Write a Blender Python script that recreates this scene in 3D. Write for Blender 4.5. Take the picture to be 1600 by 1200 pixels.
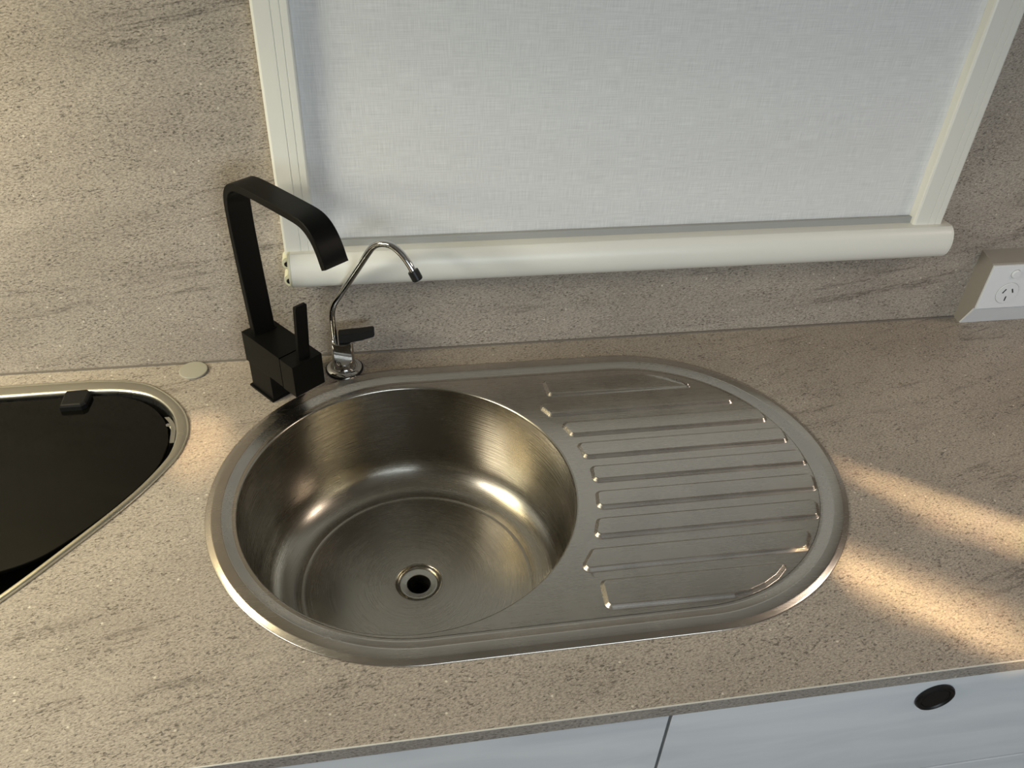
import bpy, bmesh, math, random
from mathutils import Vector, Matrix
from mathutils.geometry import delaunay_2d_cdt
PI = math.pi
for o in list(bpy.data.objects): bpy.data.objects.remove(o)
SC = bpy.context.scene
COL = SC.collection
Z = 0.9                     # height of the worktop above the floor; everything below is given relative to it

# ------------------------------------------------------------------ camera, world, lights, exposure
cd = bpy.data.cameras.new('camera'); cam = bpy.data.objects.new('camera', cd); COL.objects.link(cam)
cd.sensor_width = 36.0; cd.lens = 36.0 * 1325.5 / 1600.0
cam.location = (-0.0230, -0.6842, 0.6976 + Z)
cam.rotation_euler = (0.9011, -0.0418, -0.1611)
cd.clip_start = 0.01
SC.camera = cam

W = bpy.data.worlds.new('world'); SC.world = W; W.use_nodes = True
W.node_tree.nodes['Background'].inputs[0].default_value = (0.6, 0.75, 1.0, 1)
W.node_tree.nodes['Background'].inputs[1].default_value = 0.5
SC.view_settings.view_transform = 'Standard'; SC.view_settings.look = 'None'
SC.view_settings.gamma = 1.0; SC.view_settings.use_curve_mapping = False
SC.view_settings.exposure = 0.32

def area(name, loc, target, sx, sy, power, col, spread=180):
    l = bpy.data.lights.new(name, 'AREA'); l.shape = 'RECTANGLE'; l.size = sx; l.size_y = sy
    l.energy = power; l.color = col; l.spread = math.radians(spread)
    o = bpy.data.objects.new(name, l); COL.objects.link(o)
    loc = Vector(loc) + Vector((0, 0, Z)); t = Vector(target) + Vector((0, 0, Z))
    o.location = loc; o.rotation_euler = (t - loc).to_track_quat('-Z', 'Y').to_euler()
    return o
# warm strip light in the overhead locker to the left, daylight of the window and the door behind the camera,
# a ceiling light, and added narrow lamps that lay the warm sun streaks on the worktop
area('locker_light', (-0.66, 0.10, 0.585), (-0.60, 0.14, 0), 0.30, 0.05, 1.8, (1.0, 0.85, 0.50))
area('left_light', (-1.12, -0.15, 0.55), (0.0, 0.0, 0.0), 0.30, 0.18, 5.2, (1.0, 0.98, 0.76))  # unseen source at left, hung in the room below locker height
area('right_window', (1.55, -0.26, 0.88), (0.3, -0.1, 0.0), 0.30, 0.22, 3.6, (1.0, 0.84, 0.70))
area('ceiling_light', (-1.32, -0.55, 1.03), (-0.80, -0.4, 0), 0.45, 0.35, 13.5, (1.0, 0.96, 0.84))
area('window_daylight', (0.45, -1.86, 0.45), (0.4, 0, 0.15), 1.1, 0.6, 12.5, (0.81, 0.92, 1.0))
def sunpatch(c, ang, ln, wd, power, col=(1.0, 0.72, 0.40)):
    # added narrow lamp inside the room, standing in for reflected sunlight: centre on the worktop, direction, length and width
    d = Vector((0.50, -0.72, 0.62)).normalized() * 1.55
    loc = Vector(c) + d
    l = bpy.data.lights.new('streak_lamp', 'AREA'); l.shape = 'RECTANGLE'; l.size = ln; l.size_y = wd
    l.energy = power; l.color = col; l.spread = math.radians(2.0)
    o = bpy.data.objects.new('streak_lamp', l); COL.objects.link(o)
    z = d.normalized(); x = Vector((math.cos(ang), math.sin(ang), 0)); x = (x - z * x.dot(z)).normalized(); y = z.cross(x)
    o.matrix_world = Matrix.Translation(loc + Vector((0, 0, Z))) @ Matrix((x, y, z)).transposed().to_4x4()
sunpatch((0.640, -0.116, 0), math.radians(-36), 0.20, 0.004, 0.022)
sunpatch((0.650, -0.145, 0), math.radians(-36), 0.15, 0.035, 0.026)
sunpatch((0.500, -0.215, 0), math.radians(-44), 0.11, 0.020, 0.018)
sunpatch((0.525, -0.225, 0), math.radians(-36), 0.12, 0.06, 0.034)
sunpatch((-0.240, 0.105, 0), math.radians(70), 0.08, 0.03, 0.016)

# ------------------------------------------------------------------ materials
def mat(name):
    m = bpy.data.materials.new(name); m.use_nodes = True
    nt = m.node_tree; b = nt.nodes['Principled BSDF']
    return m, nt, b
def srgb(r, g, b):
    f = lambda c: ((c / 255.0 + 0.055) / 1.055) ** 2.4 if c > 10 else c / 255.0 / 12.92
    return (f(r), f(g), f(b), 1)
def plain(name, col, rough=0.5, metal=0.0, spec=0.5, bump=0.0, bscale=400.0, coat=0.0):
    m, nt, b = mat(name)
    b.inputs['Base Color'].default_value = col; b.inputs['Roughness'].default_value = rough
    b.inputs['Metallic'].default_value = metal; b.inputs['Specular IOR Level'].default_value = spec
    b.inputs['Coat Weight'].default_value = coat
    tc = nt.nodes.new('ShaderNodeTexCoord'); n = nt.nodes.new('ShaderNodeTexNoise'); n.inputs['Scale'].default_value = bscale
    nt.links.new(tc.outputs['Object'], n.inputs['Vector'])
    r = nt.nodes.new('ShaderNodeMapRange'); r.inputs['To Min'].default_value = max(0.02, rough - 0.04); r.inputs['To Max'].default_value = rough + 0.04
    nt.links.new(n.outputs['Fac'], r.inputs['Value']); nt.links.new(r.outputs['Result'], b.inputs['Roughness'])
    if bump:
        bp = nt.nodes.new('ShaderNodeBump'); bp.inputs['Strength'].default_value = bump; bp.inputs['Distance'].default_value = 0.0005
        nt.links.new(n.outputs['Fac'], bp.inputs['Height']); nt.links.new(bp.outputs['Normal'], b.inputs['Normal'])
    return m

def laminate(name, plane, angle, tint=(1, 1, 1)):
    m, nt, b = mat(name); N = nt.nodes.new; L = nt.links.new
    tc = N('ShaderNodeTexCoord'); sep = N('ShaderNodeSeparateXYZ'); L(tc.outputs['Object'], sep.inputs[0])
    cmb = N('ShaderNodeCombineXYZ'); L(sep.outputs[0], cmb.inputs[0])
    if plane == 'xy': L(sep.outputs[1], cmb.inputs[1]); L(sep.outputs[2], cmb.inputs[2])
    else: L(sep.outputs[2], cmb.inputs[1]); L(sep.outputs[1], cmb.inputs[2])
    rot = N('ShaderNodeVectorRotate'); rot.rotation_type = 'Z_AXIS'; rot.inputs['Angle'].default_value = -angle
    L(cmb.outputs[0], rot.inputs['Vector'])
    def noise(sx, sy, detail=4, rough=0.6, off=0.0, dist=0.0):
        mp = N('ShaderNodeMapping'); mp.inputs['Scale'].default_value = (sx, sy, sx); mp.inputs['Location'].default_value = (off, off * 1.7, off)
        L(rot.outputs[0], mp.inputs['Vector'])
        n = N('ShaderNodeTexNoise'); n.inputs['Scale'].default_value = 1.0; n.inputs['Detail'].default_value = detail
        n.inputs['Roughness'].default_value = rough; n.inputs['Distortion'].default_value = dist
        L(mp.outputs[0], n.inputs['Vector']); return n.outputs['Fac']
    def ramp(src, stops, interp='LINEAR'):
        r = N('ShaderNodeValToRGB'); L(src, r.inputs[0]); r.color_ramp.interpolation = interp
        e = r.color_ramp.elements
        while len(e) < len(stops): e.new(0.5)
        for k, (p, c) in enumerate(stops):
            e[k].position = p; e[k].color = c if isinstance(c, tuple) else (c, c, c, 1)
        return r.outputs[0]
    def mix(f, a, bb, mode='MIX'):
        x = N('ShaderNodeMix'); x.data_type = 'RGBA'; x.blend_type = mode
        for s, v in ((x.inputs[0], f), (x.inputs[6], a), (x.inputs[7], bb)):
            if hasattr(v, 'links'): L(v, s)
            else: s.default_value = v
        return x.outputs[2]
    def math_(op, a, c):
        x = N('ShaderNodeMath'); x.operation = op
        for s, v in ((x.inputs[0], a), (x.inputs[1], c)):
            if hasattr(v, 'links'): L(v, s)
            else: s.default_value = v
        return x.outputs[0]
    t = tint
    c0 = (0.325 * t[0], 0.282 * t[1], 0.238 * t[2], 1); c1 = (0.42 * t[0], 0.368 * t[1], 0.312 * t[2], 1)
    base = ramp(noise(4, 9, 3, 0.6), [(0.3, c0), (0.7, c1)])
    # fine granular tone
    gr = noise(300, 620, 3, 0.8, 3.1)
    base = mix(0.9, base, ramp(gr, [(0.30, 0.36), (0.48, 0.96), (0.70, 1.5)]), 'MULTIPLY')
    # dark flecks
    fl = noise(210, 470, 2, 0.6, 7.7, 0.5); cl = noise(22, 50, 2, 0.5, 1.3)
    fl = math_('ADD', fl, math_('MULTIPLY', math_('SUBTRACT', cl, 0.5), 0.22))
    base = mix(ramp(fl, [(0.59, 0.0), (0.68, 0.8)]), base, (0.105, 0.088, 0.072, 1))
    # pale flecks
    wf = N('ShaderNodeTexVoronoi'); wf.inputs['Scale'].default_value = 95.0; L(rot.outputs[0], wf.inputs['Vector'])
    wsel = N('ShaderNodeSeparateColor'); L(wf.outputs['Color'], wsel.inputs[0])
    wm = math_('MULTIPLY', ramp(wf.outputs['Distance'], [(0.07, 1.0), (0.16, 0.0)]), ramp(wsel.outputs[0], [(0.80, 0.0), (0.84, 0.85)]))
    base = mix(wm, base, (0.72, 0.66, 0.56, 1))
    # thin broken veins running along the grain, inside soft darker bands
    v = noise(1.5, 13, 6, 0.6, 11.0, 0.15); av = math_('ABSOLUTE', math_('SUBTRACT', v, 0.56), 0)
    br = noise(5, 12, 3, 0.5, 21.0)
    thin = math_('MULTIPLY', math_('MULTIPLY', ramp(av, [(0.0, 0.9), (0.009, 0.0)]), ramp(br, [(0.42, 0.0), (0.56, 1.0)])), ramp(gr, [(0.40, 1.0), (0.62, 0.35)]))
    band = math_('MULTIPLY', ramp(av, [(0.0, 0.24), (0.05, 0.0)]), ramp(br, [(0.42, 0.0), (0.64, 1.0)]))
    base = mix(band, base, (0.16, 0.135, 0.115, 1)); base = mix(thin, base, (0.11, 0.092, 0.078, 1))
    L(base, b.inputs['Base Color'])
    b.inputs['Roughness'].default_value = 0.55; b.inputs['Specular IOR Level'].default_value = 0.35
    bp = N('ShaderNodeBump'); bp.inputs['Strength'].default_value = 0.6; bp.inputs['Distance'].default_value = 0.0008
    hh = math_('SUBTRACT', gr, math_('MULTIPLY', ramp(fl, [(0.60, 0.0), (0.70, 1.0)]), 0.8))
    L(hh, bp.inputs['Height']); L(bp.outputs['Normal'], b.inputs['Normal'])
    return m

def steel(name, col=(0.56, 0.52, 0.47, 1), rough=0.26, aniso=0.5, brush='x', radial=False, bump=0.06):
    m, nt, b = mat(name); N = nt.nodes.new; L = nt.links.new
    b.inputs['Metallic'].default_value = 1.0
    tc = N('ShaderNodeTexCoord')
    mp = N('ShaderNodeMapping'); L(tc.outputs['Object'], mp.inputs['Vector'])
    src = mp.outputs[0]
    if radial:      # brushed round the axis: noise in (radius, height) with a little angle
        sp = N('ShaderNodeSeparateXYZ'); L(tc.outputs['Object'], sp.inputs[0])
        def M_(op, a, c=None):
            x = N('ShaderNodeMath'); x.operation = op; L(a, x.inputs[0])
            if c is not None:
                if hasattr(c, 'links'): L(c, x.inputs[1])
                else: x.inputs[1].default_value = c
            return x.outputs[0]
        rr = M_('SQRT', M_('ADD', M_('MULTIPLY', sp.outputs[0], sp.outputs[0]), M_('MULTIPLY', sp.outputs[1], sp.outputs[1])))
        cb = N('ShaderNodeCombineXYZ'); L(M_('MULTIPLY', rr, 900.0), cb.inputs[0]); L(M_('MULTIPLY', sp.outputs[2], 900.0), cb.inputs[1])
        L(M_('MULTIPLY', M_('ARCTAN2', sp.outputs[1], sp.outputs[0]), 1.3), cb.inputs[2])
        src = cb.outputs[0]
    else:
        mp.inputs['Scale'].default_value = {'x': (6, 900, 900), 'y': (900, 6, 900), 'z': (900, 900, 6)}[brush]
    n = N('ShaderNodeTexNoise'); n.inputs['Scale'].default_value = 1.0; n.inputs['Detail'].default_value = 3; L(src, n.inputs['Vector'])
    n2 = N('ShaderNodeTexNoise'); n2.inputs['Scale'].default_value = 14.0; n2.inputs['Detail'].default_value = 5; L(tc.outputs['Object'], n2.inputs['Vector'])
    ad = N('ShaderNodeMath'); ad.operation = 'ADD'; L(n.outputs['Fac'], ad.inputs[0]); L(n2.outputs['Fac'], ad.inputs[1])
    r = N('ShaderNodeMapRange'); r.inputs['From Min'].default_value = 0.6; r.inputs['From Max'].default_value = 1.4
    r.inputs['To Min'].default_value = rough - 0.06; r.inputs['To Max'].default_value = rough + 0.08
    L(ad.outputs[0], r.inputs['Value']); L(r.outputs['Result'], b.inputs['Roughness'])
    cr = N('ShaderNodeValToRGB'); L(n2.outputs['Fac'], cr.inputs[0]); e = cr.color_ramp.elements
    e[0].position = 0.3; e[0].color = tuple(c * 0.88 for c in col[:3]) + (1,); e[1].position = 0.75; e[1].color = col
    L(cr.outputs[0], b.inputs['Base Color'])
    if bump:
        bp = N('ShaderNodeBump'); bp.inputs['Strength'].default_value = bump; bp.inputs['Distance'].default_value = 0.0003
        L(n.outputs['Fac'], bp.inputs['Height']); L(bp.outputs['Normal'], b.inputs['Normal'])
    if aniso:
        b.inputs['Anisotropic'].default_value = aniso
        tg = N('ShaderNodeTangent'); tg.direction_type = 'RADIAL'; tg.axis = 'Z' if radial else 'Y'
        L(tg.outputs[0], b.inputs['Tangent'])
        if radial: b.inputs['Anisotropic Rotation'].default_value = 0.25
    return m

M = {}
M['wall'] = laminate('wall_laminate', 'xz', math.radians(10))
M['top'] = laminate('worktop_laminate', 'xy', math.radians(14))
M['edge'] = laminate('edge_band', 'xz', 0.0, (0.85, 0.86, 0.88))
M['steel_deck'] = steel('brushed_steel_drainer', rough=0.27, aniso=0.3, brush='x')
M['steel_rim'] = steel('brushed_steel_rim', rough=0.24, aniso=0.0, brush='x', bump=0.03)
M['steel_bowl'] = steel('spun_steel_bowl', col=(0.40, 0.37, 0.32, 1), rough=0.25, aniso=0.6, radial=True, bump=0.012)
M['steel_hob'] = steel('brushed_steel_hob', col=(0.62, 0.60, 0.52, 1), rough=0.30, aniso=0.0, brush='x')
M['steel_drain'] = steel('steel_drain', col=(0.55, 0.54, 0.5, 1), rough=0.3, aniso=0.0, radial=True)
M['chrome'] = plain('chrome', (0.58, 0.58, 0.57, 1), 0.07, 1.0)
M['black_metal'] = plain('matt_black_metal', (0.0045, 0.0045, 0.004, 1), 0.38, 0.0, 0.11)
M['black_plastic'] = plain('black_plastic', (0.008, 0.008, 0.008, 1), 0.38, 0.0, 0.3)
M['black_rubber'] = plain('black_rubber', (0.007, 0.007, 0.007, 1), 0.5, 0.0, 0.25)
M['dark'] = plain('dark_void', (0.004, 0.004, 0.004, 1), 0.7)
M['glass_black'] = plain('black_glass', (0.003, 0.003, 0.002, 1), 0.08, 0.0, 0.2)
M['white_plastic'] = plain('white_blind_plastic', (0.80, 0.79, 0.73, 1), 0.36, bump=0.05)
M['cream_plastic'] = plain('cream_plastic', (0.66, 0.65, 0.50, 1), 0.45)
M['grey_bar'] = plain('grey_bar', (0.36, 0.36, 0.35, 1), 0.5)
M['white_gpo'] = plain('white_socket_plastic', (0.78, 0.80, 0.83, 1), 0.3)
M['taupe'] = plain('taupe_plastic', (0.33, 0.30, 0.26, 1), 0.5)
M['cap'] = plain('cap_plastic', (0.36, 0.34, 0.28, 1), 0.45)
M['seal'] = plain('grey_sealant', (0.17, 0.15, 0.13, 1), 0.6)
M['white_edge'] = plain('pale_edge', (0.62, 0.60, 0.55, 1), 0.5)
M['room_white'] = plain('room_white', (0.30, 0.28, 0.25, 1), 0.6)
M['floor'] = plain('floor_vinyl', (0.16, 0.12, 0.09, 1), 0.5)
M['locker'] = plain('locker_white', (0.5, 0.5, 0.5, 1), 0.4)

def front_mat():
    m, nt, b = mat('cabinet_front_white'); N = nt.nodes.new; L = nt.links.new
    tc = N('ShaderNodeTexCoord'); mp = N('ShaderNodeMapping'); mp.inputs['Scale'].default_value = (3, 1, 16); mp.inputs['Rotation'].default_value = (0, math.radians(-10), 0)
    L(tc.outputs['Object'], mp.inputs['Vector'])
    n = N('ShaderNodeTexNoise'); n.inputs['Scale'].default_value = 1.5; n.inputs['Detail'].default_value = 6; n.inputs['Distortion'].default_value = 0.6
    L(mp.outputs[0], n.inputs['Vector']); cr = N('ShaderNodeValToRGB'); L(n.outputs['Fac'], cr.inputs[0])
    cr.color_ramp.elements[0].position = 0.3; cr.color_ramp.elements[0].color = (0.58, 0.60, 0.62, 1)
    cr.color_ramp.elements[1].position = 0.62; cr.color_ramp.elements[1].color = (0.70, 0.71, 0.72, 1)
    L(cr.outputs[0], b.inputs['Base Color']); b.inputs['Roughness'].default_value = 0.35
    return m
M['front'] = front_mat()
def fabric_mat():
    m, nt, b = mat('blind_linen'); N = nt.nodes.new; L = nt.links.new
    tc = N('ShaderNodeTexCoord')
    def nz(sx, sz, d=2):
        mp = N('ShaderNodeMapping'); mp.inputs['Scale'].default_value = (sx, 1, sz); L(tc.outputs['Object'], mp.inputs['Vector'])
        n = N('ShaderNodeTexNoise'); n.inputs['Scale'].default_value = 1.0; n.inputs['Detail'].default_value = d; L(mp.outputs[0], n.inputs['Vector']); return n.outputs['Fac']
    h1 = nz(30, 1100); v1 = nz(1100, 45); big = nz(0.9, 26, 3)
    a = N('ShaderNodeMath'); a.operation = 'ADD'; L(h1, a.inputs[0]); L(v1, a.inputs[1])
    cr = N('ShaderNodeValToRGB'); mr = N('ShaderNodeMapRange'); mr.inputs['From Min'].default_value = 0.6; mr.inputs['From Max'].default_value = 1.4
    L(a.outputs[0], mr.inputs['Value']); L(mr.outputs['Result'], cr.inputs[0])
    cr.color_ramp.elements[0].color = (0.64, 0.64, 0.64, 1); cr.color_ramp.elements[1].color = (0.86, 0.86, 0.86, 1)
    L(cr.outputs[0], b.inputs['Base Color']); b.inputs['Roughness'].default_value = 0.6
    a2 = N('ShaderNodeMath'); a2.operation = 'MULTIPLY_ADD'; L(big, a2.inputs[0]); a2.inputs[1].default_value = 9.0; L(a.outputs[0], a2.inputs[2])
    bp = N('ShaderNodeBump'); bp.inputs['Strength'].default_value = 0.35; bp.inputs['Distance'].default_value = 0.0006
    L(a2.outputs[0], bp.inputs['Height']); L(bp.outputs['Normal'], b.inputs['Normal'])
    return m
M['fabric'] = fabric_mat()

# ------------------------------------------------------------------ mesh helpers
def link(name, bm, m, parent=None, smooth=None, loc=(0, 0, 0)):
    me = bpy.data.meshes.new(name); bmesh.ops.recalc_face_normals(bm, faces=bm.faces) if smooth != 'keep' else None
    bm.to_mesh(me); bm.free(); me.materials.append(m)
    o = bpy.data.objects.new(name, me); COL.objects.link(o); o.location = loc
    if parent: o.parent = parent
    if smooth:
        for p in me.polygons: p.use_smooth = True
        w = o.modifiers.new('wn', 'WEIGHTED_NORMAL'); w.keep_sharp = True
        if isinstance(smooth, (int, float)) and smooth is not True:
            bmm = bmesh.new(); bmm.from_mesh(me)
            for e in bmm.edges:
                if len(e.link_faces) == 2 and e.calc_face_angle(0) > math.radians(smooth): e.smooth = False
            bmm.to_mesh(me); bmm.free()
    return o
def thing(name, label, cat, loc=(0, 0, 0), rz=0, group=None):
    o = bpy.data.objects.new(name, None); COL.objects.link(o); o.empty_display_size = 0.05
    o.location = (loc[0], loc[1], loc[2] + Z); o.rotation_euler = (0, 0, rz); o['label'] = label; o['category'] = cat
    if group: o['group'] = group
    return o
def struct(o): o['kind'] = 'structure'; return o
def box(bm, x0, x1, y0, y1, z0, z1, bev=0.0, seg=2):
    r = bmesh.ops.create_cube(bm, size=1.0); vs = r['verts']
    for v in vs: v.co = Vector(((x0 + x1) / 2 + v.co.x * (x1 - x0), (y0 + y1) / 2 + v.co.y * (y1 - y0), (z0 + z1) / 2 + v.co.z * (z1 - z0)))
    if bev:
        es = list({e for v in vs for e in v.link_edges})
        bmesh.ops.bevel(bm, geom=es, offset=bev, segments=seg, profile=0.5, affect='EDGES')
def B(*a, **k): bm = bmesh.new(); box(bm, *a, **k); return bm
def lathe(bm, prof, n=96, cx=0, cy=0, shear=None, close=False):
    rings = []
    for (r, z) in prof:
        ox = shear(z) if shear else 0
        if r < 1e-6: rings.append([bm.verts.new((cx + ox, cy, z))])
        else: rings.append([bm.verts.new((cx + ox + r * math.cos(2 * PI * k / n), cy + r * math.sin(2 * PI * k / n), z)) for k in range(n)])
    seq = list(zip(rings, rings[1:])) + ([(rings[-1], rings[0])] if close else [])
    for a, b_ in seq:
        for k in range(n):
            q = [a[k % len(a)], a[(k + 1) % len(a)], b_[(k + 1) % len(b_)], b_[k % len(b_)]]
            u = []
            for v in q:
                if v not in u: u.append(v)
            if len(u) > 2: bm.faces.new(u)
def tube(bm, pts, rad, n=20, cap=True):
    rings = []; pts = [Vector(p) for p in pts]; prev = None
    for i, p in enumerate(pts):
        t = (pts[min(i + 1, len(pts) - 1)] - pts[max(i - 1, 0)]).normalized()
        if prev is None: a = t.cross(Vector((0.3, 1, 0.1))).normalized()
        else: a = (prev - t * prev.dot(t)).normalized()
        prev = a; b_ = t.cross(a); r = rad[i] if isinstance(rad, list) else rad
        rings.append([bm.verts.new(p + a * r * math.cos(2 * PI * k / n) + b_ * r * math.sin(2 * PI * k / n)) for k in range(n)])
    for a, b_ in zip(rings, rings[1:]):
        for k in range(n): bm.faces.new((a[k], a[(k + 1) % n], b_[(k + 1) % n], b_[k]))
    if cap: bm.faces.new(rings[0][::-1]); bm.faces.new(rings[-1])
def prism(bm, prof, a0, a1, fn, cap=True):
    # prof: list of (p, q); fn(a, p, q) -> xyz
    A = [bm.verts.new(fn(a0, *c)) for c in prof]; Bb = [bm.verts.new(fn(a1, *c)) for c in prof]; n = len(prof)
    for k in range(n): bm.faces.new((A[k], A[(k + 1) % n], Bb[(k + 1) % n], Bb[k]))
    if cap: bm.faces.new(A[::-1]); bm.faces.new(Bb)
def catmull(P, n=8, closed=False):
    out = []; N_ = len(P)
    for i in range(N_ if closed else N_ - 1):
        g = (lambda k: P[k % N_]) if closed else (lambda k: P[max(0, min(N_ - 1, k))])
        p0, p1, p2, p3 = (Vector(g(i - 1)), Vector(g(i)), Vector(g(i + 1)), Vector(g(i + 2)))
        for k in range(n):
            t = k / n
            out.append(0.5 * ((2 * p1) + (p2 - p0) * t + (2 * p0 - 5 * p1 + 4 * p2 - p3) * t * t + (3 * p1 - p0 - 3 * p2 + p3) * t ** 3))
    if not closed: out.append(Vector(P[-1]))
    return out
def stadium(r, x0, x1, yc, n=72):
    pts = []
    for k in range(n + 1): a = -PI / 2 + PI * k / n; pts.append((x1 + r * math.cos(a), yc + r * math.sin(a)))
    m = 24
    for k in range(1, m): pts.append((x1 + (x0 - x1) * k / m, yc + r))
    for k in range(n + 1): a = PI / 2 + PI * k / n; pts.append((x0 + r * math.cos(a), yc + r * math.sin(a)))
    for k in range(1, m): pts.append((x0 + (x1 - x0) * k / m, yc - r))
    return pts
def circ(r, cx, cy, n): return [(cx + r * math.cos(2 * PI * k / n), cy + r * math.sin(2 * PI * k / n)) for k in range(n)]
def inside(p, poly):
    x, y = p; c = False; n = len(poly)
    for i in range(n):
        x1, y1 = poly[i]; x2, y2 = poly[(i + 1) % n]
        if (y1 > y) != (y2 > y) and x < (x2 - x1) * (y - y1) / (y2 - y1) + x1: c = not c
    return c
def cdt(outer, holes, inner=(), extra=()):
    # planar triangulation of outer minus holes, keeping the contours in inner; returns verts, tris
    V = []; E = []
    def add(loop):
        s = len(V); V.extend(Vector(p) for p in loop); E.extend((s + k, s + (k + 1) % len(loop)) for k in range(len(loop)))
    add(outer)
    for h in holes: add(h)
    for h in inner: add(h)
    V.extend(Vector(p) for p in extra)
    r = delaunay_2d_cdt(V, E, [], 0, 1e-7)
    vs, fs = r[0], r[2]; keep = []
    for f in fs:
        c = sum((vs[i] for i in f), Vector((0, 0))) / len(f)
        if inside(c, outer) and not any(inside(c, h) for h in holes): keep.append(f)
    return vs, keep

# ------------------------------------------------------------------ the room
XL, XR, YF, YB, ZT = -1.6, 2.0, -1.9, 0.2724, 1.06
bm = B(XL - .05, XR + .05, YB, YB + 0.04, -Z, ZT)
wb = struct(link('wall_back', bm, M['wall'], loc=(0, 0, Z)))
struct(link('wall_left', B(XL - .05, XL, YF - .05, YB, -Z, ZT), M['room_white'], loc=(0, 0, Z)))
struct(link('wall_right', B(XR, XR + .05, YF - .05, YB, -Z, ZT), M['room_white'], loc=(0, 0, Z)))
struct(link('wall_front', B(XL, XR, YF - .05, YF, -Z, ZT), M['room_white'], loc=(0, 0, Z)))
struct(link('floor', B(XL - .05, XR + .05, YF - .05, YB + .04, -Z - .04, -Z), M['floor'], loc=(0, 0, Z)))
struct(link('ceiling', B(XL - .05, XR + .05, YF - .05, YB + .04, ZT, ZT + .04), M['room_white'], loc=(0, 0, Z)))
# sealant line between worktop and splashback
struct(link('trim_1', B(XL, XR, YB - 0.0022, YB, 0.0, 0.0022), M['seal'], loc=(0, 0, Z)))

# ------------------------------------------------------------------ sink geometry data
SX0, SX1, SYC, SR = 0.0056, 0.2839, 0.0012, 0.2278
# hob outline (mm), right half measured, left half mirrored
HX = -540
ho_r = [(-480, 246), (-430, 246), (-385, 245.5), (-350, 241), (-318, 230), (-288, 203), (-266, 170), (-256.5, 137), (-257.5, 108), (-268, 76), (-302, 19), (-355, -48), (-403, -104), (-460, -160), (-500, -184)]
hi_r = [(-480, 221.5), (-430, 222), (-385, 221.5), (-345, 217), (-310, 202), (-284, 171), (-273, 137), (-272, 105), (-281, 74), (-309, 25), (-361, -42), (-408.5, -98), (-464, -152), (-501, -175)]
def mirror(l): return [(2 * HX - x, y) for x, y in reversed(l)]
def close_loop(r, top, bot): return [(x / 1000, y / 1000) for x, y in r + [(HX, bot)] + mirror(r) + [(HX, top)]]
HO = [tuple(p) for p in catmull(close_loop(ho_r, 246, -192), 6, True)]
HI = [tuple(p) for p in catmull(close_loop(hi_r[:1] + hi_r[1:] , 221.5, -183), 6, True)]

# ------------------------------------------------------------------ worktop
wt = thing('worktop', 'speckled beige stone-look laminate worktop holding the sink and the hob', 'worktop', (0, 0, 0))
FY = -0.297
outer = []
def seg(a, b_, n): return [(a[0] + (b_[0] - a[0]) * k / n, a[1] + (b_[1] - a[1]) * k / n) for k in range(n)]
wx0, wx1 = XL, XR - 0.002
outer = seg((wx0, FY + .001), (wx1, FY + .001), 40) + seg((wx1, FY + .001), (wx1, YB), 8) + seg((wx1, YB), (wx0, YB), 40) + seg((wx0, YB), (wx0, FY + .001), 8)
cx_h = sum(p[0] for p in HO) / len(HO); cy_h = sum(p[1] for p in HO) / len(HO)
hobhole = [(cx_h + (x - cx_h) * 0.975, cy_h + (y - cy_h) * 0.975) for x, y in HO]
holes = [stadium(SR - 0.012, SX0, SX1, SYC, 48), hobhole]
vs, fs = cdt(outer, holes)
bm = bmesh.new(); V = [bm.verts.new((v.x, v.y, 0)) for v in vs]
F = [bm.faces.new([V[i] for i in f]) for f in fs]
ex = bmesh.ops.extrude_face_region(bm, geom=F)
for g in ex['geom']:
    if isinstance(g, bmesh.types.BMVert): g.co.z = -0.0165
top = link('slab', bm, M['top'], wt)
link('edge_strip', B(wx0, wx1, FY, FY + .001, -0.0165, -0.0008), M['edge'], wt)['label'] = 'grey speckled front edge band'
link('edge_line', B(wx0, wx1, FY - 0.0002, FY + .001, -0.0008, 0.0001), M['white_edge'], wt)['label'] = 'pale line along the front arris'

# ------------------------------------------------------------------ sink
sk = thing('sink', 'stainless steel sink with one round bowl and ribbed drainer on the right', 'sink', (0, 0, 0))
DZ = -0.0008
rim_prof = [(0.0, 0.0002), (0.0, 0.0010), (0.0006, 0.0015), (0.0022, 0.0021), (0.0050, 0.0032), (0.0060, 0.0036), (0.0066, 0.0038), (0.0074, 0.0039), (0.012, 0.0038), (0.0165, 0.0036),
            (0.0176, 0.0035), (0.0184, 0.0031), (0.0190, 0.0028), (0.0230, 0.0011), (0.0272, -0.0004), (0.0279, -0.0007), (0.0287, DZ), (0.0315, DZ)]
bm = bmesh.new(); loops = []
for d, z in rim_prof: loops.append([bm.verts.new((x, y, z)) for x, y in stadium(SR - d, SX0, SX1, SYC, 96)])
for a, b_ in zip(loops, loops[1:]):
    n = len(a)
    for k in range(n): bm.faces.new((a[k], a[(k + 1) % n], b_[(k + 1) % n], b_[k]))
link('rim', bm, M['steel_rim'], sk, smooth=True)

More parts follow.
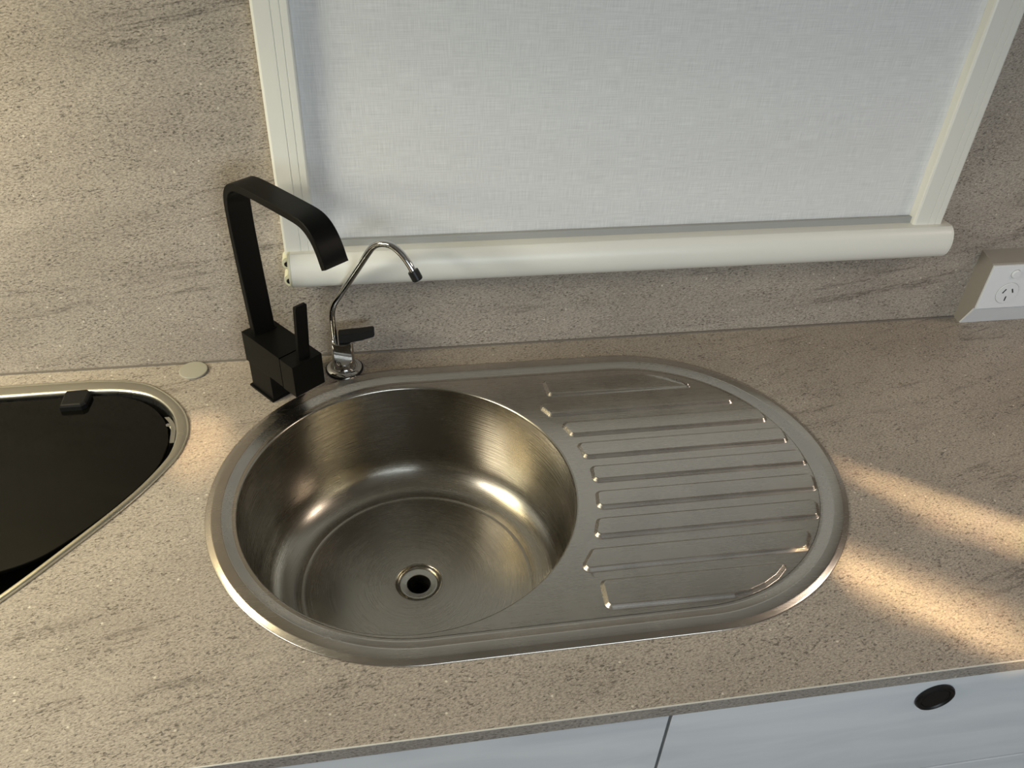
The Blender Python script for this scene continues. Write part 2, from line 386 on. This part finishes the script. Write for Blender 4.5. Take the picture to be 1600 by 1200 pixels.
def round_poly(P, r, d, seglen=6):
    # convex polygon (ccw) with corner arcs of radius r, inset by d
    out = []; n = len(P)
    for i in range(n):
        a, b_, c = Vector(P[i - 1]), Vector(P[i]), Vector(P[(i + 1) % n])
        e1 = (b_ - a).normalized(); e2 = (c - b_).normalized(); th = math.acos(max(-1, min(1, e1.dot(e2))))
        rr = r
        t = rr * math.tan(th / 2); lim = 0.48 * min((b_ - a).length, (c - b_).length)
        if t > lim: rr = lim / math.tan(th / 2)
        n1 = Vector((e1.y, -e1.x))          # outward normal for ccw
        s = b_ - e1 * rr * math.tan(th / 2); ctr = s - n1 * rr
        k_ = seglen
        for k in range(k_ + 1):
            f = th * k / k_; nn = Vector((n1.x * math.cos(f) - n1.y * math.sin(f), n1.x * math.sin(f) + n1.y * math.cos(f)))
            out.append(tuple(ctr + nn * (rr - d)))
    return out
pads = [
 [(189, 149), (385, 149), (387, 154), (372, 168), (356, 176), (338, 182), (318, 186), (187, 186)],
 [(184, 109), (437, 109), (425, 137), (168, 137)],
 [(203, 69), (465, 69), (459, 98), (192, 98)],
 [(210, 28.5), (474, 28.5), (475, 58), (205, 59)],
 [(211, -12), (480, -13), (482, 16), (213, 17)],
 [(205, -54), (472, -55), (479, -26), (210, -24)],
 [(190, -96), (455, -97), (466, -67), (202, -65)],
 [(163, -139), (421, -140), (441, -109), (186, -107)],
 [(182, -188), (318, -190), (338, -187), (356, -181), (373, -172), (387, -160), (389, -155), (384, -151), (184, -149)],
]
cont = []; 
LV = [(0.0, 0.0), (0.35, 0.02), (0.9, 0.12), (4.0, 0.88), (4.6, 0.98), (5.1, 1.0)]
rnd = random.Random(4)
for P in pads:
    P = [(x / 1000, y / 1000) for x, y in P]
    for d, h in LV: cont.append((round_poly(P, 0.0085, d / 1000), h))
deck_out = stadium(SR - 0.0310, SX0, SX1, SYC, 96)
bowl_hole = circ(0.1922, 0, 0, 192)
hmap = {}
extra = []
for i in range(-19, 50):
    for j in range(-19, 20):
        p = (i / 100 + 0.0013, j / 100 + 0.0007)
        if inside(p, deck_out) and math.hypot(*p) > 0.2 and all(abs(p[0] - 0.3) > 0.14 or True for _ in (0,)):
            if not any(inside(p, c[0]) for c in cont[::len(LV)]): extra.append(p)
vs, fs = cdt(deck_out, [bowl_hole], [c[0] for c in cont], extra)
key = {}
for c, h in cont:
    for p in c: key[(round(p[0], 5), round(p[1], 5))] = h
def pad_h(v):
    k = (round(v.x, 5), round(v.y, 5))
    if k in key: return key[k]
    for dx in (-1e-5, 0, 1e-5):
        for dy in (-1e-5, 0, 1e-5):
            kk = (round(v.x + dx, 5), round(v.y + dy, 5))
            if kk in key: return key[kk]
    return 0.0
bm = bmesh.new(); V = [bm.verts.new((v.x, v.y, DZ + 0.0038 * pad_h(v))) for v in vs]
for f in fs: bm.faces.new([V[i] for i in f])
link('drainer', bm, M['steel_deck'], sk, smooth=True)

# bowl
prof = []
for k in range(9): a = PI / 2 * k / 8; prof.append((0.1922 - 0.0030 * math.sin(a), DZ - 0.0030 * (1 - math.cos(a))))
for k in range(1, 12): t = k / 11; prof.append((0.1892 - 0.0035 * t, DZ - 0.003 - 0.111 * t))
R0, zc = 0.1857, -0.1148; cr = 0.0425
for k in range(1, 17): a = PI / 2 * k / 16; prof.append((R0 - cr * (1 - math.cos(a)), zc - cr * math.sin(a)))
zb = zc - cr
prof += [(0.1426, zb + 0.0001), (0.1418, zb - 0.0008), (0.138, zb - 0.0012)]
for k in range(1, 12): t = k / 11; prof.append((0.138 - (0.138 - 0.0300) * t, zb - 0.0012 - 0.0025 * t))
prof += [(0.0285, zb - 0.0040), (0.0268, zb - 0.0055), (0.0262, zb - 0.0095), (0.018, zb - 0.0100)]
bm = bmesh.new(); lathe(bm, prof, 192, shear=lambda z: 0.006 * min(1, max(0, -z / 0.158)))
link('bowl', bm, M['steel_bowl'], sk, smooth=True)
dr = bmesh.new(); dzz = zb - 0.0100
lathe(dr, [(0.0238, dzz), (0.0238, dzz + 0.0016), (0.0230, dzz + 0.0026), (0.0218, dzz + 0.0028), (0.0150, dzz + 0.0016), (0.0140, dzz + 0.0002), (0.0136, dzz - 0.03)], 64, cx=0.006)
fit = link('drain_fitting', dr, M['steel_drain'], sk, smooth=35)
bm = bmesh.new(); lathe(bm, [(0.0139, dzz - 0.002), (0.0136, dzz - 0.06), (0.0, dzz - 0.06)], 48, cx=0.006)
link('waste_pipe', bm, M['dark'], fit, smooth=35)

# ------------------------------------------------------------------ hob
hb = thing('hob', 'black glass-lidded gas hob in a brushed steel surround, left of the sink', 'hob', (cx_h, cy_h, 0))
def offl(p): return (p[0] - cx_h, p[1] - cy_h)
def resample(loop, n):
    P = [Vector(p) for p in loop]; L_ = [0]
    for i in range(len(P)): L_.append(L_[-1] + (P[(i + 1) % len(P)] - P[i]).length)
    out = []; j = 0
    for k in range(n):
        s = L_[-1] * k / n
        while L_[j + 1] < s: j += 1
        t = (s - L_[j]) / (L_[j + 1] - L_[j]); out.append(P[j].lerp(P[(j + 1) % len(P)], t))
    return out
NO = len(HO)
assert NO == len(HI) or True
HO2 = [Vector(p) for p in HO]
# match inner samples to outer ones by nearest point
HIr = resample(HI, 1500)
HI2 = [min(HIr, key=lambda q: (q - p).length_squared) for p in HO2]
bm = bmesh.new(); loops = []
for t, z in [(0.0, 0.0002), (0.0, 0.0012), (0.03, 0.0020), (0.09, 0.0024), (0.14, 0.0018), (0.20, 0.0017), (0.27, 0.0026), (0.5, 0.0030), (0.80, 0.0030), (0.90, 0.0024), (0.97, 0.0008), (1.0, -0.002), (1.0, -0.012)]:
    loops.append([bm.verts.new((*offl(a.lerp(b_, t)), z)) for a, b_ in zip(HO2, HI2)])
for a, b_ in zip(loops, loops[1:]):
    for k in range(NO): bm.faces.new((a[k], a[(k + 1) % NO], b_[(k + 1) % NO], b_[k]))
bmesh.ops.remove_doubles(bm, verts=bm.verts, dist=1e-6)
link('steel_surround', bm, M['steel_hob'], hb, smooth=True)
bm = bmesh.new(); lp = resample(HI, 200)
a = [bm.verts.new((*offl(p), -0.004)) for p in lp]; b_ = [bm.verts.new((*offl(p), -0.055)) for p in lp]
for k in range(200): bm.faces.new((a[k], a[(k + 1) % 200], b_[(k + 1) % 200], b_[k]))
bm.faces.new(b_)
link('burner_pan', bm, M['dark'], hb)
g_r = [(-480, 217.5), (-430, 218), (-385, 218), (-349, 213), (-315, 194), (-291, 163), (-281, 130), (-280.5, 100), (-290, 64), (-326, 9), (-366, -34), (-392, -52), (-425, -63), (-470, -72)]
GL = catmull(close_loop(g_r, 217.5, -76), 6, True)
bm = bmesh.new(); lv = [(0.0008, -0.0070), (0.0, -0.0065), (0.0, -0.0032), (0.0008, -0.0024)]
cen = Vector((cx_h, cy_h)); ls = []
for ins, z in lv: ls.append([bm.verts.new((*offl(p + (cen - p).normalized() * ins), z)) for p in GL])
for a, b_ in zip(ls, ls[1:]):
    n = len(a)
    for k in range(n): bm.faces.new((a[k], a[(k + 1) % n], b_[(k + 1) % n], b_[k]))
bm.faces.new(ls[0][::-1]); bm.faces.new(ls[-1])
link('glass_lid', bm, M['glass_black'], hb, smooth=30)
# black clip over the back edge of the surround
bm = bmesh.new()
prof_c = [(-0.0135, 0.0155), (0.0115, 0.0165), (0.0165, 0.0110), (0.0150, -0.0110), (0.0100, -0.0155), (-0.0150, -0.0155), (-0.0150, 0.0105)]
cz = [(-0.0025, 0.0), (0.0035, 0.0), (0.0058, 0.0012), (0.0066, 0.003)]
ls = []
for z, ins in cz: ls.append([bm.verts.new((-0.4015 - cx_h + x * (1 - ins / 0.016), 0.2062 - cy_h + y * (1 - ins / 0.016), z)) for x, y in prof_c])
for a, b_ in zip(ls, ls[1:]):
    for k in range(7): bm.faces.new((a[k], a[(k + 1) % 7], b_[(k + 1) % 7], b_[k]))
bm.faces.new(ls[0][::-1]); bm.faces.new(ls[-1])
link('lid_clip', bm, M['black_rubber'], hb)
# steel hinge bracket in the gap at the right end
bm = bmesh.new()
pts = catmull([(-0.289, 0.170), (-0.281, 0.157), (-0.2775, 0.142), (-0.276, 0.121)], 5)
ls = []
for p in pts: 
    q = (p[0] - cx_h, p[1] - cy_h); ls.append([bm.verts.new((q[0] - 0.003, q[1], -0.014)), bm.verts.new((q[0] - 0.003, q[1], -0.006)), bm.verts.new((q[0] + 0.0025, q[1], -0.006)), bm.verts.new((q[0] + 0.0025, q[1], -0.014))])
for a, b_ in zip(ls, ls[1:]):
    for k in range(4): bm.faces.new((a[k], a[(k + 1) % 4], b_[(k + 1) % 4], b_[k]))
bm.faces.new(ls[0][::-1]); bm.faces.new(ls[-1])
br = link('hinge_bracket', bm, M['steel_drain'], hb)
bm = bmesh.new(); tube(bm, [(-0.2835 - cx_h, 0.149 - cy_h, -0.008), (-0.2835 - cx_h, 0.149 - cy_h, -0.001)], 0.0028, 12)
link('hinge_pin', bm, M['chrome'], br, smooth=40)

# ------------------------------------------------------------------ cover cap
bm = bmesh.new(); lathe(bm, [(0.0, 0.0), (0.0172, 0.0), (0.0178, 0.0010), (0.0181, 0.0022), (0.0176, 0.0031), (0.0160, 0.0035), (0.0, 0.0036)], 64)
cap = link('cover_cap', bm, M['cap'], smooth=40, loc=(-0.2662, 0.2532, Z)); cap['label'] = 'flat round taupe cover cap on the worktop against the splashback'; cap['category'] = 'cover cap'

# ------------------------------------------------------------------ black mixer tap (frame u, v, z)
TU = math.atan2(-0.0387, 0.0306)
tp = thing('mixer_tap', 'tall matt black square mixer tap with flat gooseneck spout', 'tap', (-0.1915, 0.2151, 0), TU)
bp_ = B(0, 0.0498, 0, 0.0470, 0, 0.0032, bev=0.0007); link('base_plate', bp_, M['black_metal'], tp, smooth=30)
link('column', B(0.0045, 0.0500 - .0005, 0.0022, 0.0450, 0.0032, 0.0415, bev=0.0005), M['black_metal'], tp, smooth=30)
link('body', B(0.0005, 0.0780, 0.0015, 0.0448, 0.0412, 0.0848, bev=0.0006), M['black_metal'], tp, smooth=30)
link('handle_spindle', B(0.0775, 0.0805, 0.006, 0.0405, 0.0455, 0.0805), M['dark'], tp)
hd = link('handle_block', B(0.0798, 0.1052, 0.0010, 0.0440, 0.0405, 0.0850, bev=0.0007), M['black_metal'], tp, smooth=30)
bm = bmesh.new()
sec = [(0.0935, 0.0155), (0.1000, 0.0155), (0.1000, 0.0312), (0.0935, 0.0312)]
ls = []
for z, dv, ins in [(0.0849, 0, 0), (0.154, 0.0044, 0), (0.1565, 0.0046, 0.0006), (0.1572, 0.0046, 0.0016)]:
    ls.append([bm.verts.new((u + (ins if u < .097 else -ins), v + dv + (ins if v < .02 else -ins), z)) for u, v in sec])
for a, b_ in zip(ls, ls[1:]):
    for k in range(4): bm.faces.new((a[k], a[(k + 1) % 4], b_[(k + 1) % 4], b_[k]))
bm.faces.new(ls[0][::-1]); bm.faces.new(ls[-1])
bmesh.ops.bevel(bm, geom=[e for e in bm.edges if abs(e.verts[0].co.z - e.verts[1].co.z) > 0.03], offset=0.0007, segments=2, affect='EDGES')
link('lever', bm, M['black_metal'], hd, smooth=30)
# spout: flat bar swept in the (u, z) plane
P = [(16.5, 84), (13.5, 125), (10.3, 170), (7.6, 215), (7.0, 240), (7.4, 256), (9.8, 268), (15.5, 277), (24, 282.5), (36, 285), (60, 286.4), (90, 286.9), (118, 287.2), (138, 287), (150, 285), (160, 279.5), (168, 271), (174, 260.5), (178, 251), (180.3, 246.5)]
th = [9.0, 8.7, 8.4, 8.2, 8.2, 8.4, 8.8, 9, 9, 8.8, 8.5, 8.5, 8.6, 8.8, 9, 9, 9, 9, 9, 9]
C = catmull([(a, b_) for a, b_ in P], 5); T = catmull([(t, 0) for t in th], 5)
bm = bmesh.new(); ls = []
for i, c in enumerate(C):
    t = (C[min(i + 1, len(C) - 1)] - C[max(i - 1, 0)]).normalized()
    if i == 0: t = Vector((-0.04, 1)).normalized()
    n = Vector((t.y, -t.x)); h = T[i].x / 2
    ring = []; r_ = 0.8; v0, v1 = 8.0, 37.5
    for (sn, vv, cn, cv) in ((h, v0, -1, 1), (h, v1, -1, -1), (-h, v1, 1, -1), (-h, v0, 1, 1)):
        # two points per corner make a small chamfer
        a = (c + n * sn, vv + cv * r_); b2 = (c + n * (sn + cn * r_), vv)
        if (cn, cv) in ((-1, 1), (1, -1)): pass
        ring.append((a, b2) if (cn, cv) in ((-1, -1), (1, 1)) else (b2, a))
    pts = [q for pr in ring for q in pr]
    ls.append([bm.verts.new((q[0].x / 1000, q[1] / 1000, q[0].y / 1000)) for q in pts])
for a, b_ in zip(ls, ls[1:]):
    for k in range(8): bm.faces.new((a[k], a[(k + 1) % 8], b_[(k + 1) % 8], b_[k]))
bm.faces.new(ls[0][::-1]); bm.faces.new(ls[-1])
link('spout', bm, M['black_metal'], tp, smooth=34)
link('spout_collar', B(0.0105, 0.0225, 0.0068, 0.0387, 0.0846, 0.0857, bev=0.0004), M['black_metal'], tp)

# ------------------------------------------------------------------ filter tap
FB = (-0.0708, 0.2385)
ft = thing('filter_tap', 'small chrome gooseneck filter tap with black lever, right of the black tap', 'tap', (FB[0], FB[1], 0))
bm = bmesh.new(); lathe(bm, [(0, 0), (0.0248, 0), (0.0250, 0.0012), (0.0240, 0.0022), (0.0, 0.0022)], 64)
link('rubber_washer', bm, M['black_rubber'], ft, smooth=40)
bm = bmesh.new(); lathe(bm, [(0, 0.0022), (0.0232, 0.0022), (0.0230, 0.0032), (0.0205, 0.0052), (0.0180, 0.0060), (0.0172, 0.0058), (0.0166, 0.0050), (0.0, 0.0050)], 64)
link('base_flange', bm, M['chrome'], ft, smooth=40)
# body: round column with a shield-shaped flat cut on the front
bm = bmesh.new(); n = 64; lv = [(0.004, 0.0150), (0.0052, 0.0156), (0.007, 0.0150), (0.009, 0.0146)] + [(0.009 + 0.0365 * k / 24, 0.0146) for k in range(1, 25)] + [(0.0470, 0.0138), (0.0476, 0.0120)]
ls = []
for z, r in lv:
    ring = []
    for k in range(n):
        a = 2 * PI * k / n; x, y = r * math.cos(a), r * math.sin(a)
        xr, yr = x, y
        depth = 0.0
        if 0.0165 < z < 0.047: 
            lim = -0.0095 + 0.0012 * (z - 0.0165) / 0.03
            if z < 0.0195: lim = -0.0146 + (lim + 0.0146) * (z - 0.0165) / 0.003
            if yr < lim: yr = lim
        ring.append(bm.verts.new((xr, yr, z)))
    ls.append(ring)
for a, b_ in zip(ls, ls[1:]):
    for k in range(n): bm.faces.new((a[k], a[(k + 1) % n], b_[(k + 1) % n], b_[k]))
bm.faces.new(ls[0][::-1]); bm.faces.new(ls[-1])
link('valve_body', bm, M['chrome'], ft, smooth=28)
th_ = math.radians(-32); w_ = Vector((math.cos(th_), math.sin(th_)))
raw = [(0, 44), (0, 61), (0, 75), (0.8, 88), (5, 102), (14, 117.4), (39, 156.5), (61.5, 192), (68.5, 201.5), (76, 207), (85.2, 209.6), (95, 208.6), (105.5, 202), (114.8, 191.5), (120.5, 182.5)]
pts = [Vector((-9.5 + a * w_.x, 2.0 + a * w_.y, z)) / 1000 for a, z in raw]
C = catmull(pts, 6); bm = bmesh.new(); tube(bm, C, 0.0042, 24)
sp_ = link('spout', bm, M['chrome'], ft, smooth=60)
e0 = C[-1]; dirv = (C[-1] - C[-3]).normalized(); bm = bmesh.new()
tube(bm, [e0 - dirv * 0.001, e0 - dirv * 0.0004, e0 + dirv * 0.0105, e0 + dirv * 0.012], [0.0058, 0.0066, 0.0066, 0.0058], 24)
link('spout_tip', bm, M['black_plastic'], sp_, smooth=40)
bm = bmesh.new()
lev = [(-0.0035, 0.0085, 0.0470, 0.0590), (0.012, 0.0085, 0.0475, 0.0605), (0.024, 0.0080, 0.0490, 0.0610), (0.041, 0.0072, 0.0530, 0.0632), (0.0428, 0.0064, 0.0542, 0.0630)]
ls = []
for x, hy, z0, z1 in lev: ls.append([bm.verts.new((x, -hy, z0)), bm.verts.new((x, hy, z0)), bm.verts.new((x, hy * 0.8, z1)), bm.verts.new((x, -hy * 0.8, z1))])
for a, b_ in zip(ls, ls[1:]):
    for k in range(4): bm.faces.new((a[k], a[(k + 1) % 4], b_[(k + 1) % 4], b_[k]))
bm.faces.new(ls[0][::-1]); bm.faces.new(ls[-1])
bmesh.ops.bevel(bm, geom=list(bm.edges), offset=0.0010, segments=2, affect='EDGES')
link('lever', bm, M['black_plastic'], ft, smooth=30)

# ------------------------------------------------------------------ blind in its cassette frame
BT = 0.552
bl = thing('window_blind', 'closed white linen roller blind in a white plastic cassette frame', 'blind', (0.31, YB, 0.13))
def lb(x, y, z): return (x - 0.31, y - YB, z - 0.13)
YR = 0.252
def rail(x0, x1):
    w = x1 - x0; g = 0.0007
    pr = [(x0, YB), (x0, YR + 0.003), (x0 + 0.0008, YR + 0.0008), (x0 + 0.003, YR)]
    for f in (0.52, 0.76):
        xg = x0 + w * f; pr += [(xg - 0.0007, YR), (xg - 0.0003, YR + g), (xg + 0.0003, YR + g), (xg + 0.0007, YR)]
    pr += [(x1 - 0.002, YR), (x1 - 0.0005, YR + 0.0006), (x1, YR + 0.002), (x1, YB)]
    bm = bmesh.new(); prism(bm, pr, 0.168, BT, lambda a, p, q: lb(p, q, a)); return bm
link('side_rail', rail(-0.1290, -0.0905), M['white_plastic'], bl)
link('side_rail', rail(0.7060, 0.7480), M['white_plastic'], bl)
bm = bmesh.new(); nx = 30; nz_ = 60; g = []
for i in range(nx + 1):
    row = []
    for j in range(nz_ + 1):
        x = -0.0925 + 0.8005 * i / nx; z = 0.160 + (BT - 0.160) * j / nz_
        row.append(bm.verts.new(lb(x, 0.2670 + 0.0006 * math.sin(z * 55 + 0.6 * math.sin(x * 5)) , z)))
    g.append(row)
for i in range(nx):
    for j in range(nz_): bm.faces.new((g[i][j], g[i + 1][j], g[i + 1][j + 1], g[i][j + 1]))
link('blind_fabric', bm, M['fabric'], bl, smooth=True)
link('hem_bar', B(-0.0905 - .31, 0.706 - .31, 0.2600 - YB, 0.2655 - YB, 0.160 - .13, 0.1812 - .13, bev=0.0008), M['grey_bar'], bl)['label'] = 'grey bar along the bottom of the blind'
def cas_prof():
    pr = [(YB, 0.1250), (YB, 0.1720), (0.2440, 0.1735)]
    cy, cz_, ry, rz_ = 0.2480, 0.1500, 0.0165, 0.0235
    for k in range(1, 16): a = PI / 2 + PI * k / 16; pr.append((cy + ry * math.cos(a), cz_ + rz_ * math.sin(a)))
    pr.append((0.2500, 0.1258)); return pr
bm = bmesh.new(); prism(bm, cas_prof(), -0.1225, 0.7575, lambda a, p, q: lb(a, p, q))
link('bottom_cassette', bm, M['white_plastic'], bl, smooth=30)
def capx(x0, x1, sgn):
    bm = bmesh.new(); ls = []
    for t, s in ((0, 1.0), (0.6, 1.0), (0.9, 0.97), (1.0, 0.90)):
        x = x0 + (x1 - x0) * t; ls.append([bm.verts.new(lb(x, YB + (p - YB) * s if s < 1 else p, 0.149 + (q - 0.149) * s)) for p, q in cas_prof()])
    for a, b_ in zip(ls, ls[1:]):
        m_ = len(a)
        for k in range(m_): bm.faces.new((a[k], a[(k + 1) % m_], b_[(k + 1) % m_], b_[k]))
    bm.faces.new(ls[0][::-1]); bm.faces.new(ls[-1]); return bm
link('end_cap', capx(0.7577, 0.7615, 1), M['white_plastic'], bl, smooth=30)
link('end_cap', capx(-0.1227, -0.1262, -1), M['cream_plastic'], bl, smooth=30)['label'] = 'yellowed end cap at the left end'
for zc_ in (0.156, 0.132):
    bm = bmesh.new(); pr = [(-0.1195, 0.011)] 
    pr = [(0.010, 0.0085), (0.010, -0.0085)] + [(0.0085 * math.cos(a), 0.0085 * math.sin(a)) for a in [(-PI / 2 - PI * k / 12) for k in range(13)]]
    prism(bm, pr, 0.2525, YB, lambda a, p, q: lb(-0.1255 + p, a, zc_ + q))
    tb = link('screw_tab', bm, M['cream_plastic'], bl, smooth=30)
    bm = bmesh.new(); tube(bm, [lb(-0.1275, 0.2525, zc_), lb(-0.1275, 0.2508, zc_)], [0.0042, 0.0036], 20)
    sc_ = link('screw', bm, M['chrome'], tb, smooth=30)
    bm = bmesh.new(); box(bm, *sum(([a - 0.31 if i == 0 else a - YB if i == 1 else a - .13 for a in r_] for i, r_ in enumerate(((-0.1300, -0.1250), (0.2505, 0.2512), (zc_ - 0.0007, zc_ + 0.0007)))), []))
    box(bm, *sum(([a - 0.31 if i == 0 else a - YB if i == 1 else a - .13 for a in r_] for i, r_ in enumerate(((-0.1282, -0.1268), (0.2505, 0.2512), (zc_ - 0.0025, zc_ + 0.0025)))), []))
    s_ = link('screw_slot', bm, M['dark'], tb)
link('top_cassette', B(-0.129 - .31, 0.748 - .31, 0.225 - YB, YB - YB, BT - .13, BT + .04 - .13, bev=.004), M['white_plastic'], bl)

# ------------------------------------------------------------------ power point
pp = thing('power_point', 'white power socket plate with round switch on a taupe angled block', 'power socket', (0.848, YB, 0))
PW = 0.1500
def lp_(x, y, z): return (x, y, z)
pr = [(0.0, 0.0), (-0.0140, 0.0), (-0.0290, 0.0335), (-0.0300, 0.0360), (-0.0300, 0.1085), (-0.0290, 0.1102), (0.0, 0.1165)]
bm = bmesh.new(); prism(bm, pr, 0.0, PW, lambda a, p, q: (a, p, q))
link('mounting_block', bm, M['taupe'], pp)['label'] = 'taupe box behind the socket plate'
bm = bmesh.new(); prism(bm, [(-0.0138, 0.0002), (-0.0168, 0.0002), (-0.0318, 0.0335), (-0.0288, 0.0352)], 0.0006, PW - 0.0006, lambda a, p, q: (a, p, q))
link('lower_bevel', bm, M['white_gpo'], pp)
bm = B(0.0008, PW - .0008, -0.0345, -0.0300, 0.0360, 0.1090, bev=0.0012, seg=2)
fp = link('socket_plate', bm, M['white_gpo'], pp, smooth=30)
YP = -0.0345
def disc(cx_, cz_, r, y0, y1, n=40, bev=0.0004):
    bm = bmesh.new(); tube(bm, [(cx_, y0, cz_), (cx_, y1 + bev, cz_), (cx_, y1, cz_)], [r, r, r - bev], n); return bm
for dx in (0.0, 0.0690):
    xs = 0.0405 + dx
    link('outlet_face', disc(xs, 0.0620, 0.0172, YP + .001, YP - 0.0009), M['white_gpo'], fp, smooth=40)
    link('outlet_groove', disc(xs, 0.0620, 0.0180, YP + .001, YP - 0.0002), M['grey_bar'], fp, smooth=40)
    for cx_, cz_, ang in ((-0.0066, 0.0040, 28), (0.0066, 0.0040, -28), (0.0, -0.0090, 0)):
        bm = bmesh.new(); box(bm, -0.0009, 0.0009, -0.0003, 0.0003, -0.0038, 0.0038)
        bmesh.ops.rotate(bm, cent=(0, 0, 0), matrix=Matrix.Rotation(math.radians(ang), 3, 'Y'), verts=bm.verts)
        bmesh.ops.translate(bm, vec=(xs + cx_, YP - 0.0009, 0.0620 + cz_), verts=bm.verts)
        link('pin_slot', bm, M['dark'], fp)
    link('switch_ring', disc(xs - 0.0005, 0.0945, 0.0073, YP + .001, YP - 0.0003), M['grey_bar'], fp, smooth=40)
    link('switch_button', disc(xs - 0.0005, 0.0945, 0.0066, YP + .001, YP - 0.0030, bev=0.0010), M['white_gpo'], fp, smooth=40)

# ------------------------------------------------------------------ cabinets under the worktop
CF = -0.2955
cabs = [('base_cabinet', 'white base cabinet with plain door front, below the bowl end', XL + 0.02, 0.2175, False), ('base_cabinet', 'white drawer cabinet with round black push latch, right of the door gap', 0.2205, XR - 0.02, True)]
for nm, lab, x0, x1, drw in cabs:
    cb_ = thing(nm, lab, 'cabinet', (x0, 0, -Z), 0, None)
    w = x1 - x0
    # carcass: open-topped box so the bowl and pan hang free inside
    bm = bmesh.new(); t = 0.015; YK = YB - 0.02
    box(bm, 0.0005, t, CF + 0.018, YK, 0.0, Z - 0.0175); box(bm, w - t, w - .0005, CF + 0.018, YK, 0.0, Z - 0.0175)
    box(bm, t, w - t, YK - t, YK, 0.0, Z - 0.0175); box(bm, t, w - t, CF + 0.018, YK - t, 0.06, 0.075); box(bm, t, w - t, CF + 0.05, CF + 0.065, 0, 0.06)
    link('carcass', bm, M['locker'], cb_)
    if drw:
        zs = [(Z - 0.0180, Z - 0.2010), (Z - 0.2030, 0.09)]
        for i, (z1, z0) in enumerate(zs):
            f = link('drawer_front', B(0.0, w, CF, CF + 0.0165, z0, z1, bev=0.0008), M['front'], cb_, smooth=30)
            link('edge_strip', B(0.0005, w - .0005, CF - 0.0006, CF + 0.001, z1 - 0.0016, z1 + 0.0003), M['white_gpo'], f) if i == 1 else None
            if i == 0:
                cx_, cz_ = 0.4955 - x0, Z - 0.0475
                bm = bmesh.new(); pr = [(0.0, CF - 0.0005), (0.0200, CF - 0.0005), (0.0203, CF - 0.0020), (0.0192, CF - 0.0040), (0.0172, CF - 0.0046), (0.0152, CF - 0.0036), (0.0146, CF - 0.0024), (0.0142, CF - 0.0030), (0.0130, CF - 0.0034), (0.0, CF - 0.0030)]
                lathe(bm, [(r, -y) for r, y in pr], 56)
                for v in bm.verts: v.co = Vector((cx_ + v.co.x, -v.co.z, cz_ + v.co.y))
                link('push_latch', bm, M['black_plastic'], f, smooth=40)
    else:
        link('door_front', B(0.0, w, CF, CF + 0.0165, 0.09, Z - 0.0180, bev=0.0008), M['front'], cb_, smooth=30)
        
# ------------------------------------------------------------------ overhead lockers above the window (out of frame, shade the wall)
ol = thing('overhead_locker', 'white overhead locker above the blind', 'locker', (0.2, YB, 0.60))
link('carcass', B(-1.75, 1.75, -0.306, -0.001, 0.0, 0.34, bev=0.003), M['locker'], ol)
for k in range(4): link('locker_door', B(-1.74 + k * 0.875, -0.88 + k * 0.875, -0.322, -0.307, 0.004, 0.335, bev=0.002), M['front'], ol)
